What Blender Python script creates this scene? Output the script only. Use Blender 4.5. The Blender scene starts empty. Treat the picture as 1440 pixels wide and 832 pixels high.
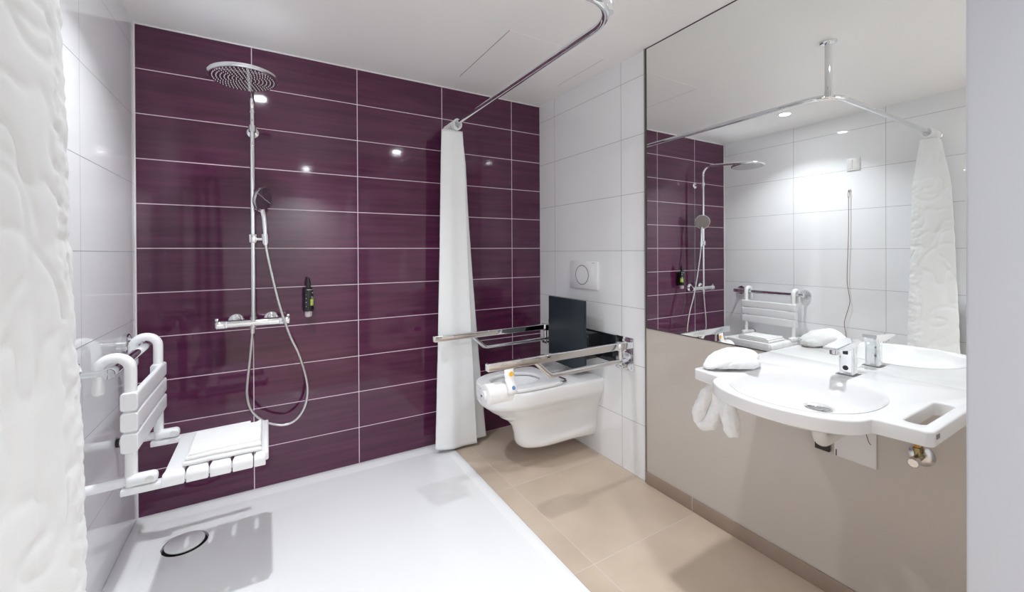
import bpy, bmesh, math, random
from math import pi, sin, cos, radians, sqrt
from mathutils import Vector, Matrix, noise
random.seed(7)
scene = bpy.context.scene
COL = scene.collection

# ------------------------------------------------------------------ materials
def new_mat(name, color=(.8, .8, .8), rough=.5, metal=0.0, spec=.5, coat=0.0, coat_rough=.05):
    m = bpy.data.materials.new(name); m.use_nodes = True
    b = m.node_tree.nodes['Principled BSDF']
    b.inputs['Base Color'].default_value = (*color, 1)
    b.inputs['Roughness'].default_value = rough
    b.inputs['Metallic'].default_value = metal
    b.inputs['Specular IOR Level'].default_value = spec
    b.inputs['Coat Weight'].default_value = coat
    b.inputs['Coat Roughness'].default_value = coat_rough
    return m
def N(m, t, **kw):
    n = m.node_tree.nodes.new(t)
    for k, v in kw.items(): setattr(n, k, v)
    return n
def L(m, a, b): m.node_tree.links.new(a, b)
def bsdf(m): return m.node_tree.nodes['Principled BSDF']
def mth(m, op, a, b=None, c=None):
    n = N(m, 'ShaderNodeMath', operation=op)
    for i, v in enumerate((a, b, c)):
        if v is None: continue
        if isinstance(v, (int, float)): n.inputs[i].default_value = v
        else: L(m, v, n.inputs[i])
    return n.outputs[0]
def add_noise_tint(m, scale, amount, vec_scale=(1, 1, 1), bump=0.0, bump_scale=None, detail=3):
    """procedural: slight tone variation and a fine bump"""
    b = bsdf(m); base = tuple(b.inputs['Base Color'].default_value)
    tc = N(m, 'ShaderNodeTexCoord'); mp = N(m, 'ShaderNodeMapping'); mp.inputs['Scale'].default_value = vec_scale
    L(m, tc.outputs['Object'], mp.inputs['Vector'])
    nz = N(m, 'ShaderNodeTexNoise'); nz.inputs['Scale'].default_value = scale; nz.inputs['Detail'].default_value = detail
    L(m, mp.outputs[0], nz.inputs['Vector'])
    mix = N(m, 'ShaderNodeMix', data_type='RGBA')
    mix.inputs['A'].default_value = tuple(c*(1-amount) for c in base[:3])+(1,)
    mix.inputs['B'].default_value = tuple(min(1, c*(1+amount)) for c in base[:3])+(1,)
    L(m, nz.outputs['Fac'], mix.inputs['Factor']); L(m, mix.outputs['Result'], b.inputs['Base Color'])
    if bump:
        bp = N(m, 'ShaderNodeBump'); bp.inputs['Strength'].default_value = bump; bp.inputs['Distance'].default_value = .002
        nb = N(m, 'ShaderNodeTexNoise'); nb.inputs['Scale'].default_value = bump_scale or scale*4
        L(m, mp.outputs[0], nb.inputs['Vector']); L(m, nb.outputs['Fac'], bp.inputs['Height']); L(m, bp.outputs[0], b.inputs['Normal'])
    return m
def tile_mat(name, axis_u, off_u, per_u, off_v, per_v, grout_w, col_a, col_b, grout, rough, axis_v=2, streak=None, bump=.05, spec=.5):
    """tiles laid out in metres: axis_u/axis_v = 0,1,2 for X,Y,Z"""
    m = new_mat(name, col_a, rough, spec=spec); b = bsdf(m)
    g = N(m, 'ShaderNodeNewGeometry'); sp = N(m, 'ShaderNodeSeparateXYZ'); L(m, g.outputs['Position'], sp.inputs[0])
    def cell(ax, off, per):
        t = mth(m, 'DIVIDE', mth(m, 'SUBTRACT', sp.outputs[ax], off), per)
        fl = mth(m, 'FLOOR', t); fr = mth(m, 'SUBTRACT', t, fl)
        d = mth(m, 'MULTIPLY', mth(m, 'MINIMUM', fr, mth(m, 'SUBTRACT', 1, fr)), per)
        return fl, d
    iu, du = cell(axis_u, off_u, per_u); iv, dv = cell(axis_v, off_v, per_v)
    d = mth(m, 'MINIMUM', du, dv)
    mask = N(m, 'ShaderNodeMapRange'); mask.inputs['From Min'].default_value = grout_w*.5+.0004; mask.inputs['From Max'].default_value = grout_w*.5-.0004
    L(m, d, mask.inputs['Value'])
    cv = N(m, 'ShaderNodeCombineXYZ'); L(m, iu, cv.inputs[0]); L(m, iv, cv.inputs[1])
    wn = N(m, 'ShaderNodeTexWhiteNoise'); L(m, cv.outputs[0], wn.inputs['Vector'])
    mp = N(m, 'ShaderNodeMapping'); mp.inputs['Scale'].default_value = streak or (6, 6, 6)
    ad = N(m, 'ShaderNodeVectorMath', operation='ADD'); sc = N(m, 'ShaderNodeVectorMath', operation='SCALE'); sc.inputs['Scale'].default_value = 7.0
    L(m, wn.outputs['Color'], sc.inputs[0]); L(m, g.outputs['Position'], ad.inputs[0]); L(m, sc.outputs[0], ad.inputs[1]); L(m, ad.outputs[0], mp.inputs['Vector'])
    nz = N(m, 'ShaderNodeTexNoise'); nz.inputs['Scale'].default_value = 1.0; nz.inputs['Detail'].default_value = 4; L(m, mp.outputs[0], nz.inputs['Vector'])
    mr = N(m, 'ShaderNodeMapRange'); mr.inputs['From Min'].default_value = .3; mr.inputs['From Max'].default_value = .7; L(m, nz.outputs['Fac'], mr.inputs['Value'])
    mix = N(m, 'ShaderNodeMix', data_type='RGBA'); mix.inputs['A'].default_value = (*col_a, 1); mix.inputs['B'].default_value = (*col_b, 1)
    L(m, mr.outputs[0], mix.inputs['Factor'])
    mg = N(m, 'ShaderNodeMix', data_type='RGBA'); mg.inputs['B'].default_value = (*grout, 1)
    L(m, mix.outputs['Result'], mg.inputs['A']); L(m, mask.outputs[0], mg.inputs['Factor']); L(m, mg.outputs['Result'], b.inputs['Base Color'])
    rr = N(m, 'ShaderNodeMapRange'); rr.inputs['To Min'].default_value = rough; rr.inputs['To Max'].default_value = .7
    L(m, mask.outputs[0], rr.inputs['Value']); L(m, rr.outputs[0], b.inputs['Roughness'])
    if bump:
        h = mth(m, 'SUBTRACT', mth(m, 'MULTIPLY', nz.outputs['Fac'], bump), mask.outputs[0])
        bp = N(m, 'ShaderNodeBump'); bp.inputs['Strength'].default_value = .35; bp.inputs['Distance'].default_value = .0012
        L(m, h, bp.inputs['Height']); L(m, bp.outputs[0], b.inputs['Normal'])
    return m

W = 2.176      # room width
H = 2.2        # ceiling height
YF = -3.60     # front wall
GROUT_P = (.80, .66, .74)
M = {}
M['purple'] = tile_mat('purple_glazed_tile', 0, .4454, .5, 0.0, .2, .0035, (.064, .010, .039), (.108, .021, .067), GROUT_P, .07, streak=(2.2, 1, 38), bump=.35, spec=.6)
M['white_r'] = tile_mat('white_tile_right', 1, -.177, .6, 1.179, .3, .0022, (.87, .88, .895), (.89, .90, .915), (.33, .33, .33), .06, bump=.10, spec=.7)
M['white_l'] = tile_mat('white_tile_left', 1, -.612, .6, 1.185, .3, .0022, (.87, .88, .895), (.89, .90, .915), (.30, .30, .30), .03, bump=.03, spec=.9)
M['floor'] = tile_mat('beige_floor_tile', 0, 1.565, .6, -.635, .595, .003, (.50, .40, .31), (.60, .49, .39), (.62, .57, .50), .32, axis_v=1, streak=(3.5, 3.5, 3.5), bump=.10)
M['skirt'] = tile_mat('brown_skirting_tile', 1, -1.215, .6, -.3, 1.0, .003, (.30, .225, .175), (.35, .265, .21), (.55, .50, .45), .35, streak=(5, 5, 5), bump=.05)
M['plain'] = add_noise_tint(new_mat('white_paint', (.86, .855, .84), .55), 3, .01)
M['ceiling'] = add_noise_tint(new_mat('ceiling_paint', (.91, .91, .90), .38, spec=.4), 2, .012)
M['panel'] = add_noise_tint(new_mat('beige_lacquer_panel', (.56, .51, .46), .16, spec=.5), 2, .02)
M['jamb'] = add_noise_tint(new_mat('pale_grey_paint', (.52, .535, .575), .5), 4, .01)
M['trim'] = add_noise_tint(new_mat('olive_metal_trim', (.30, .29, .25), .35, metal=.6), 20, .05)
M['white_trim'] = add_noise_tint(new_mat('white_plastic_trim', (.8, .79, .81), .4), 20, .02)
M['dark_line'] = add_noise_tint(new_mat('dark_edge', (.04, .04, .04), .4), 20, .05)
M['chrome'] = add_noise_tint(new_mat('chrome', (.80, .81, .83), .045, metal=1), 60, .01)
M['headchrome'] = add_noise_tint(new_mat('shower_head_chrome', (.82, .83, .85), .13, metal=1), 60, .01)
M['brushed'] = add_noise_tint(new_mat('satin_steel', (.66, .66, .66), .22, metal=1), 90, .04, (1, 1, 8))
M['mirror'] = add_noise_tint(new_mat('mirror_silver', (.90, .915, .90), .0, metal=1), 1, .002)
M['ceramic'] = add_noise_tint(new_mat('white_ceramic', (.86, .865, .87), .09, coat=.4), 4, .006)
M['basin'] = add_noise_tint(new_mat('white_mineral_basin', (.79, .79, .795), .16), 4, .006)
M['seatplast'] = add_noise_tint(new_mat('white_plastic', (.85, .855, .87), .28), 8, .01)
M['offwhite'] = add_noise_tint(new_mat('offwhite_plastic', (.76, .75, .74), .32), 8, .01)
M['cloth'] = add_noise_tint(new_mat('white_curtain_fabric', (.84, .855, .86), .75), 30, .02, bump=.10, bump_scale=900)
bsdf(M['cloth']).inputs['Sheen Weight'].default_value = .2
M['terry'] = add_noise_tint(new_mat('white_terry', (.86, .86, .86), .95), 60, .04, bump=.9, bump_scale=420)
M['paper'] = add_noise_tint(new_mat('white_tissue', (.87, .86, .85), .9), 60, .03, bump=.25, bump_scale=250)
M['anthracite'] = add_noise_tint(new_mat('anthracite_plastic', (.020, .030, .040), .30), 40, .06, bump=.03)
M['blackgloss'] = add_noise_tint(new_mat('dark_gloss', (.012, .014, .016), .08), 20, .05)
M['black'] = add_noise_tint(new_mat('black_plastic', (.012, .012, .013), .3), 30, .1)
M['ygreen'] = add_noise_tint(new_mat('lime_label', (.50, .62, .08), .5), 50, .08)
M['lightlabel'] = add_noise_tint(new_mat('pale_label_print', (.7, .72, .66), .5), 50, .05)
M['yellow'] = add_noise_tint(new_mat('yellow_print', (.90, .50, .02), .5), 30, .03)
M['blue'] = add_noise_tint(new_mat('blue_print', (.12, .25, .52), .5), 30, .03)
M['orangehose'] = add_noise_tint(new_mat('orange_brown_hose', (.62, .27, .02), .3), 80, .1)
M['brass'] = add_noise_tint(new_mat('aged_brass', (.33, .27, .13), .25, metal=1), 60, .15)
M['redwire'] = add_noise_tint(new_mat('dark_red_cord', (.16, .04, .03), .5), 200, .2)
M['greyprint'] = add_noise_tint(new_mat('grey_print', (.22, .22, .22), .5), 30, .05)
M['sprayface'] = add_noise_tint(new_mat('grey_spray_face', (.42, .42, .45), .04, metal=1), 40, .02)
M['clearplast'] = add_noise_tint(new_mat('smoky_clear_plastic', (.62, .55, .56), .12), 30, .03)
# shower tray: white enamel with a hexagonal anti slip relief inside its rim
def tray_mat():
    m = new_mat('white_tray_enamel', (.84, .845, .85), .20)
    b = bsdf(m); g = N(m, 'ShaderNodeNewGeometry'); mp = N(m, 'ShaderNodeMapping'); mp.inputs['Scale'].default_value = (42, 42, 42)
    L(m, g.outputs['Position'], mp.inputs['Vector'])
    v = N(m, 'ShaderNodeTexVoronoi', feature='DISTANCE_TO_EDGE'); v.inputs['Randomness'].default_value = .12; L(m, mp.outputs[0], v.inputs['Vector'])
    mr = N(m, 'ShaderNodeMapRange'); mr.inputs['From Max'].default_value = .16; L(m, v.outputs['Distance'], mr.inputs['Value'])
    bp = N(m, 'ShaderNodeBump'); bp.inputs['Strength'].default_value = .22; bp.inputs['Distance'].default_value = .0012
    L(m, mr.outputs[0], bp.inputs['Height']); L(m, bp.outputs[0], b.inputs['Normal'])
    mix = N(m, 'ShaderNodeMix', data_type='RGBA'); mix.inputs['A'].default_value = (.825, .83, .835, 1); mix.inputs['B'].default_value = (.86, .865, .87, 1)
    L(m, mr.outputs[0], mix.inputs['Factor']); L(m, mix.outputs['Result'], b.inputs['Base Color'])
    return m
M['tray'] = tray_mat()
M['tray_rim'] = add_noise_tint(new_mat('white_tray_rim', (.85, .855, .86), .18), 5, .006)
def lens_mat(name, strength, col=(.94, .97, 1)):
    m = new_mat(name, (.9, .9, .9), .4); b = bsdf(m)
    b.inputs['Emission Color'].default_value = (*col, 1); b.inputs['Emission Strength'].default_value = strength
    return m

# ------------------------------------------------------------------ mesh helpers
class MB:
    def __init__(s): s.bm = bmesh.new(); s.mi = 0
    def _mark(s, faces):
        for f in faces: f.material_index = s.mi
    def box(s, x0, x1, y0, y1, z0, z1, bev=0.0, seg=2, mat=None):
        vs = [s.bm.verts.new((x, y, z)) for x in (x0, x1) for y in (y0, y1) for z in (z0, z1)]
        if mat: 
            for v in vs: v.co = mat @ v.co
        q = [(0, 1, 3, 2), (4, 6, 7, 5), (0, 4, 5, 1), (2, 3, 7, 6), (0, 2, 6, 4), (1, 5, 7, 3)]
        fs = [s.bm.faces.new([vs[i] for i in f]) for f in q]
        bmesh.ops.recalc_face_normals(s.bm, faces=fs)
        s._mark(fs)
        if bev > 0:
            es = list({e for f in fs for e in f.edges})
            r = bmesh.ops.bevel(s.bm, geom=es, offset=bev, segments=seg, profile=.5, affect='EDGES')
            s._mark(r['faces'])
        return s
    def rings(s, rings, cap0=True, cap1=True, closed=True):
        rv = [[s.bm.verts.new(p) for p in r] for r in rings]; n = len(rings[0]); fs = []
        for a, b in zip(rv[:-1], rv[1:]):
            for i in range(n if closed else n-1):
                j = (i+1) % n
                fs.append(s.bm.faces.new((a[i], a[j], b[j], b[i])))
        if cap0: fs.append(s.bm.faces.new(rv[0][::-1]))
        if cap1: fs.append(s.bm.faces.new(rv[-1]))
        s._mark(fs); 
        if closed: bmesh.ops.recalc_face_normals(s.bm, faces=fs)
        return s
    def tube(s, pts, r, n=16, cap=True, sx=1.0, up=None):
        """tube along points, r a number or a list; sx squashes the section sideways"""
        P = [Vector(p) for p in pts]; R = r if isinstance(r, (list, tuple)) else [r]*len(P)
        T = []
        for i in range(len(P)):
            a = P[max(0, i-1)]; b = P[min(len(P)-1, i+1)]; T.append((b-a).normalized())
        u = Vector(up) if up else (Vector((0, 0, 1)) if abs(T[0].z) < .9 else Vector((1, 0, 0)))
        nrm = (u - T[0]*u.dot(T[0])).normalized(); rings = []
        for i, (p, t) in enumerate(zip(P, T)):
            nrm = (nrm - t*nrm.dot(t)).normalized(); bi = t.cross(nrm)
            rings.append([p + (nrm*cos(2*pi*k/n) + bi*sin(2*pi*k/n)*sx)*R[i] for k in range(n)])
        return s.rings(rings, cap, cap)
    def cyl(s, a, b, r, r2=None, n=32): return s.tube([a, b], [r, r if r2 is None else r2], n)
    def lathe(s, origin, axis, prof, n=40):
        """prof: list of (distance along axis, radius)"""
        o = Vector(origin); ax = Vector(axis).normalized()
        u = ax.orthogonal().normalized(); v = ax.cross(u)
        rings = [[o+ax*d+(u*cos(2*pi*k/n)+v*sin(2*pi*k/n))*max(r, 1e-4) for k in range(n)] for d, r in prof]
        return s.rings(rings)
    def prism(s, pts, d, vec):
        """polygon of 3D points extruded by vec"""
        v = Vector(vec); return s.rings([[Vector(p) for p in pts], [Vector(p)+v for p in pts]])
    def from_obj(s, o):
        dg = bpy.context.evaluated_depsgraph_get(); me = bpy.data.meshes.new_from_object(o.evaluated_get(dg))
        k = len(s.bm.faces); s.bm.from_mesh(me); s.bm.faces.ensure_lookup_table()
        for f in s.bm.faces[k:]: f.material_index = s.mi
        bpy.data.objects.remove(o); return s
    def build(s, name, mat, parent=None, ang=35, loc=None):
        me = bpy.data.meshes.new(name)
        bmesh.ops.remove_doubles(s.bm, verts=s.bm.verts, dist=1e-6)
        s.bm.to_mesh(me); s.bm.free()
        for mm in (mat if isinstance(mat, (list, tuple)) else [mat]): me.materials.append(mm)
        for f in me.polygons: f.use_smooth = True
        me.set_sharp_from_angle(angle=radians(ang))
        o = bpy.data.objects.new(name, me); COL.objects.link(o)
        if parent is not None:
            o.parent = parent; o.matrix_parent_inverse = Matrix.Translation(-parent.location)
        return o
def spline(pts, n=8, closed=False):
    P = [Vector(p) for p in pts]; out = []; m = len(P)
    for i in range(m if closed else m-1):
        g = (lambda k: P[k % m]) if closed else (lambda k: P[max(0, min(m-1, k))])
        a, b, c, d = g(i-1), g(i), g(i+1), g(i+2)
        for k in range(n):
            t = k/n
            out.append(.5*((2*b)+(c-a)*t+(2*a-5*b+4*c-d)*t*t+(3*b-a-3*c+d)*t**3))
    if not closed: out.append(P[-1].copy())
    return out
def arc_corner(pts, r, n=8):
    """polyline with its inner corners rounded to radius r"""
    P = [Vector(p) for p in pts]; out = [P[0]]
    for a, b, c in zip(P[:-2], P[1:-1], P[2:]):
        u = (a-b).normalized(); v = (c-b).normalized(); th = u.angle(v); d = min(r/math.tan(th/2), (a-b).length*.49, (c-b).length*.49)
        rr = d*math.tan(th/2); cen = b+(u+v).normalized()*(rr/sin(th/2)); s0 = b+u*d-cen; s1 = b+v*d-cen; om = s0.angle(s1)
        for k in range(n+1):
            t = k/n; out.append(cen+(s0*sin((1-t)*om)+s1*sin(t*om))/sin(om))
    out.append(P[-1]); return out
def rrect(w, h, r, n=6):
    out = []
    for cx, cy, a0 in ((w/2-r, h/2-r, 0), (-w/2+r, h/2-r, 90), (-w/2+r, -h/2+r, 180), (w/2-r, -h/2+r, 270)):
        for k in range(n+1):
            a = radians(a0+90*k/n); out.append((cx+r*cos(a), cy+r*sin(a)))
    return out
def fill_curve(loops, half, bev, z, res=3):
    """flat plate from 2D loops (first outer, others holes), thickness 2*(half+bev)"""
    cu = bpy.data.curves.new('tmp', 'CURVE'); cu.dimensions = '2D'; cu.fill_mode = 'BOTH'
    cu.extrude = half; cu.bevel_depth = bev; cu.bevel_resolution = res; cu.offset = -bev
    for lp in loops:
        sp = cu.splines.new('POLY'); sp.points.add(len(lp)-1)
        for q, p in zip(sp.points, lp): q.co = (p[0], p[1], 0, 1)
        sp.use_cyclic_u = True
    o = bpy.data.objects.new('tmp', cu); COL.objects.link(o); o.location.z = z
    bpy.context.view_layer.update()
    dg = bpy.context.evaluated_depsgraph_get(); me = bpy.data.meshes.new_from_object(o.evaluated_get(dg))
    me.transform(Matrix.Translation((0, 0, z)))
    bpy.data.objects.remove(o)
    return me
def tag(o, label, cat, group=None):
    o['label'] = label; o['category'] = cat
    if group: o['group'] = group
    return o
def thing(name, loc, label, cat, group=None):
    o = bpy.data.objects.new(name, None); COL.objects.link(o); o.location = loc; o.empty_display_size = .05
    return tag(o, label, cat, group)
def struct(o): o['kind'] = 'structure'; return o

# ------------------------------------------------------------------ the room
T = .12
struct(MB().box(-T, W+T, 0, T, -.1, H+.1).build('wall_back', M['purple']))
struct(MB().box(-T, 0, YF-T, 0, -.1, H+.1).build('wall_left', M['white_l']))
struct(MB().box(W, W+T, YF-T, 0, -.1, H+.1).build('wall_right', M['white_r']))
struct(MB().box(-T, W+T, YF-T, YF, -.1, H+.1).build('wall_front', M['plain']))
TX, TY = 1.467, -1.50      # shower tray corner
fl = MB(); fl.box(TX+.002, W, YF, 0, -.1, 0); fl.box(0, TX+.002, YF, TY-.002, -.1, 0); fl.box(0, TX+.002, TY-.002, 0, -.1, -.035)
struct(fl.build('floor', M['floor']))
struct(MB().box(-T, W+T, YF-T, T, H, H+.12).build('ceiling', M['ceiling']))
# beige lacquered panel under the mirror with its metal corner strip, tiled skirting
struct(MB().box(W-.006, W, YF, -.952, .058, .787).build('trim_1', M['panel']))
struct(MB().box(W-.010, W, -.952, -.944, 0, H).build('trim_2', M['trim']))
sk = MB().box(W-.014, W-.0065, YF, -.953, 0, .060, .002)
struct(sk.build('baseboard_right', M['skirt']))
struct(MB().box(0, .006, -.006, 0, 0, H, .001).build('trim_3', M['white_trim']))
# sealing line around purple wall foot and the ceiling
struct(MB().box(0, W, -.004, 0, H-.006, H, .001).build('trim_4', M['white_trim']))
# wall end at the right of the doorway
struct(MB().box(1.352, 1.47, -2.95, -2.232, 0, H, .004).build('wall_partition', M['jamb']))

# wide mirror up to the ceiling
mt = thing('wall_mirror', (W-.003, -2.0, .79), 'wide frameless mirror reaching from above the washbasin up to the ceiling', 'mirror')
MB().box(W-.006, W, -3.2, -.957, .789, H-.004).build('mirror_glass', M['mirror'], mt)
me_ = MB(); me_.box(W-.008, W, -.957, -.953, .787, H-.001); me_.box(W-.008, W, -3.2, -.957, .7855, .789); me_.box(W-.008, W, -3.2, -.957, H-.004, H-.001)
me_.build('mirror_edge', M['dark_line'], mt)

# ------------------------------------------------------------------ shower tray
tr = thing('shower_tray', (TX/2, TY/2, 0), 'large white level shower tray with a textured middle and a round drain', 'shower tray')
b = MB()
def rr_loop(x0, x1, y0, y1, r, z, n=6):
    return [Vector(((x0+x1)/2+a, (y0+y1)/2+c, z)) for a, c in rrect(x1-x0, y1-y0, r, n)]
rg = [rr_loop(0.001, TX, TY, -.001, .002, -.034), rr_loop(0.001, TX, TY, -.001, .002, .001), rr_loop(.003, TX-.002, TY+.002, -.003, .002, .002),
      rr_loop(.035, TX-.030, TY+.03, -.035, .02, .002), rr_loop(.075, TX-.050, TY+.05, -.075, .03, -.006)]
b.rings(rg, cap0=True, cap1=False); b.build('tray_rim', M['tray_rim'], tr, ang=25)
# sloping textured floor with the drain recess (polar fan to the drain circle)
DC = Vector((.208, -.278)); DR = .079
outer = rr_loop(.075, TX-.050, TY+.05, -.075, .03, -.006, 10)
dense = []
for i in range(len(outer)):
    a, c = outer[i], outer[(i+1) % len(outer)]; k = max(1, int((c-a).length/.06))
    for j in range(k): dense.append(a.lerp(c, j/k))
ang = [math.atan2(p.y-DC.y, p.x-DC.x) for p in dense]
ring2 = [Vector((DC.x+DR*cos(a), DC.y+DR*sin(a), -.013)) for a in ang]
mid = [p.lerp(q, .5) for p, q in zip(dense, ring2)]
b = MB(); b.rings([dense, mid, ring2, [Vector((DC.x+(DR-.002)*cos(a), DC.y+(DR-.002)*sin(a), -.028)) for a in ang]], cap0=False, cap1=True)
b.build('tray_floor', M['tray'], tr, ang=50)
b = MB(); b.lathe((DC.x, DC.y, -.0275), (0, 0, 1), [(0, DR-.003), (.003, DR-.003)], 48); b.build('drain_well', M['black'], tr)
b = MB(); b.lathe((DC.x, DC.y, -.016), (0, 0, 1), [(0, .063), (.005, .067), (.0085, .067), (.0105, .064), (.0108, .001)], 56)
dcv = b.build('drain_cover', M['tray_rim'], tr, ang=60)

# ------------------------------------------------------------------ shower set on the purple wall
RX, RY = .449, -.086
sh = thing('shower_column', (RX, RY, .84), 'tall chrome shower column with round overhead head, mixer bar and looping hose on the purple tiles', 'shower')
b = MB()
path = arc_corner([(RX, RY, .86), (RX, RY, 1.935), (RX-.012, -.40, 1.905)], .07, 12)
b.tube(path, .0105, 20)
b.cyl((RX, RY, 1.845), (RX, RY, 1.853), .0125)
b.build('riser_pipe', M['chrome'], sh)
b = MB()   # swivel arm end over the head
b.tube([(RX-.011, -.36, 1.9085), (.434, -.44, 1.9015), (.432, -.478, 1.896)], [.0105, .0115, .014], 20)
b.cyl((.432, -.477, 1.900), (.432, -.477, 1.880), .016, .020)
b.build('shower_arm', M['chrome'], sh)
hc = Vector((.432, -.477, 1.868)); hax = Vector((-.035, .045, 1)).normalized()
b = MB(); b.lathe(hc, hax, [(-.006, .001), (-.006, .116), (-.003, .121), (.004, .1215), (.0068, .1200), (.0070, .118), (.0070, .030), (.0071, .029), (.012, .024), (.014, .001)], 64)
hd = b.build('overhead_shower', M['headchrome'], sh, ang=30)
b = MB(); u = hax.orthogonal().normalized(); v = hax.cross(u)
b.lathe(hc-hax*.0066, hax, [(0, .113), (.001, .113)], 56)
spray = b.build('spray_plate', M['sprayface'], hd)
b = MB()
for k in range(1, 9):
    rr = .0130*k
    for j in range(int(6*k)):
        a = 2*pi*(j+.5*(k % 2))/(6*k); c = hc-hax*.0066+u*rr*cos(a)+v*rr*sin(a)
        b.tube([c, c-hax*.003], [.0019, .0012], 6)
b.build('nozzles', M['white_trim'], hd); bpy.data.objects['nozzles']['label'] = 'rings of small pale rubber nozzles'; bpy.data.objects['nozzles']['kind'] = 'stuff'
b = MB(); b.lathe((RX, -.0005, 1.772), (0, -1, 0), [(0, .026), (.006, .026), (.009, .022), (.012, .010), (.07, .009), (.075, .009)], 36)
b.cyl((RX, RY, 1.757), (RX, RY, 1.787), .0150, n=28); b.build('wall_bracket', M['chrome'], sh)
# thermostatic mixer
mz = .842; my = -.078
b = MB(); b.cyl((.345, my, mz), (.555, my, mz), .0185, n=32)
b.cyl((RX, my-.004, mz-.022), (RX, my-.004, mz+.03), .014, n=28)
for x in (.375, .525):
    b.lathe((x, -.0005, mz+.004), (0, -1, 0), [(0, .034), (.004, .034), (.010, .029), (.014, .017), (.06, .0165), (.07, .0165)], 40)
mx = b.build('mixer_bar', M['chrome'], sh)
for x0, x1 in ((.297, .345), (.555, .602)):
    b = MB(); s_ = 1 if x1 > .5 else -1
    xi, xo = (x1, x0) if s_ < 0 else (x0, x1)
    b.lathe((xi, my, mz), (xo-xi, 0, 0), [(0, .0195), (.006, .0215), (.010, .0205), (.012, .0215), (.044, .0215), (.047, .019), (.0475, .001)], 32)
    b.box((xo-.012*s_) if s_ > 0 else xo, xo if s_ > 0 else xo+.012, my-.004, my+.004, mz+.018, mz+.030, .001)
    b.build('mixer_handle', M['chrome'], mx)
b = MB(); b.cyl((RX-.004, my-.006, mz-.050), (RX-.004, my-.006, mz-.015), .0105, .012, 20); b.build('hose_connector', M['chrome'], sh)
# slider and hand shower
b = MB(); b.box(RX-.016, RX+.016, RY-.016, RY+.016, 1.225, 1.268, .006); b.cyl((RX, RY, 1.243), (.494, -.1, 1.243), .009, n=18)
b.tube([(.501, -.100, 1.222), (.498, -.101, 1.268)], [.0145, .0165], 22); b.build('slider', M['chrome'], sh)
hn = Vector((.80, -.52, -.22)).normalized(); hcn = Vector((.490, -.108, 1.434))
b = MB(); b.tube(spline([(.501, -.100, 1.215), (.499, -.101, 1.29), (.496, -.100, 1.345), (.488, -.098, 1.385)], 6), [.0105]*7+[.0115]*6+[.012]*6, 18)
b.lathe(hcn, hn, [(-.026, .001), (-.025, .016), (-.020, .036), (-.012, .054), (-.003, .0615), (.003, .062), (.004, .058)], 44)
hs = b.build('hand_shower', M['chrome'], sh)
b = MB(); b.lathe(hcn, hn, [(.0035, .0585), (.0055, .057), (.0062, .001)], 44); b.build('spray_face', M['sprayface'], hs)
hose = [(.444, -.084, .80), (.435, -.088, .687), (.423, -.09, .570), (.421, -.09, .500), (.437, -.09, .428), (.485, -.088, .366), (.567, -.085, .326), (.629, -.087, .343), (.670, -.088, .411), (.679, -.090, .510), (.646, -.092, .655), (.601, -.094, .771), (.555, -.096, .933), (.516, -.10, 1.127), (.501, -.10, 1.222)]
b = MB(); b.tube(spline(hose, 8), .0068, 14); b.build('hose', M['brushed'], sh)

# ------------------------------------------------------------------ soap dispenser
sd = thing('soap_dispenser', (.69, 0, .85), 'small black bottle with a lime label in a wall holder on the purple tiles', 'soap dispenser')
b = MB(); b.box(.677, .703, -.016, -.0005, .87, .99, .003); b.lathe((.69, -.045, .876), (0, 0, 1), [(0, .0245), (.006, .026), (.02, .026), (.020, .0235)], 32)
b.build('wall_holder', M['black'], sd)
b = MB(); b.lathe((.69, -.045, .880), (0, 0, 1), [(0, .02), (.003, .0235), (.10, .0235), (.112, .021), (.120, .012), (.128, .0115), (.135, .0125), (.146, .012), (.168, .006), (.17, .001)], 36)
bt = b.build('bottle', M['black'], sd)
b = MB()
for (z0, z1, a0, a1, mi) in ((.905, .938, -70, -5, 0),):
    rows = [[Vector((.69+.0239*cos(radians(a)), -.045+.0239*sin(radians(a)), z)) for a in range(a0, a1+1, 5)] for z in (z0, z1)]
    b.rings(rows, False, False, False)
b.build('lime_label', M['ygreen'], bt)
def prints(lst, name):
    b = MB()
    for (z0, z1, a0, a1) in lst:
        st = max(1, (a1-a0)//6)
        rows = [[Vector((.69+.0242*cos(radians(a0+(a1-a0)*k/st)), -.045+.0242*sin(radians(a0+(a1-a0)*k/st)), z)) for k in range(st+1)] for z in (z0, z1)]
        b.rings(rows, False, False, False)
    b.build(name, M['lightlabel'], bt)
prints(((.942, .945, -60, -20), (.949, .952, -60, -40), (.968, .973, -50, -30), (.986, .988, -110, -20)), 'front_print')
prints(((.96, .963, -120, -116), (.94, .945, -122, -116), (.92, .926, -122, -116), (.90, .905, -122, -116)), 'side_print')
prints(((.915, .917, -66, -12), (.928, .930, -66, -12)), 'label_print')
b = MB(); b.lathe((.69, -.045, .845), (0, 0, 1), [(0, .008), (.002, .014), (.008, .017), (.032, .018), (.034, .001)], 28); b.build('dispenser_tip', M['clearplast'], sd)

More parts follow.
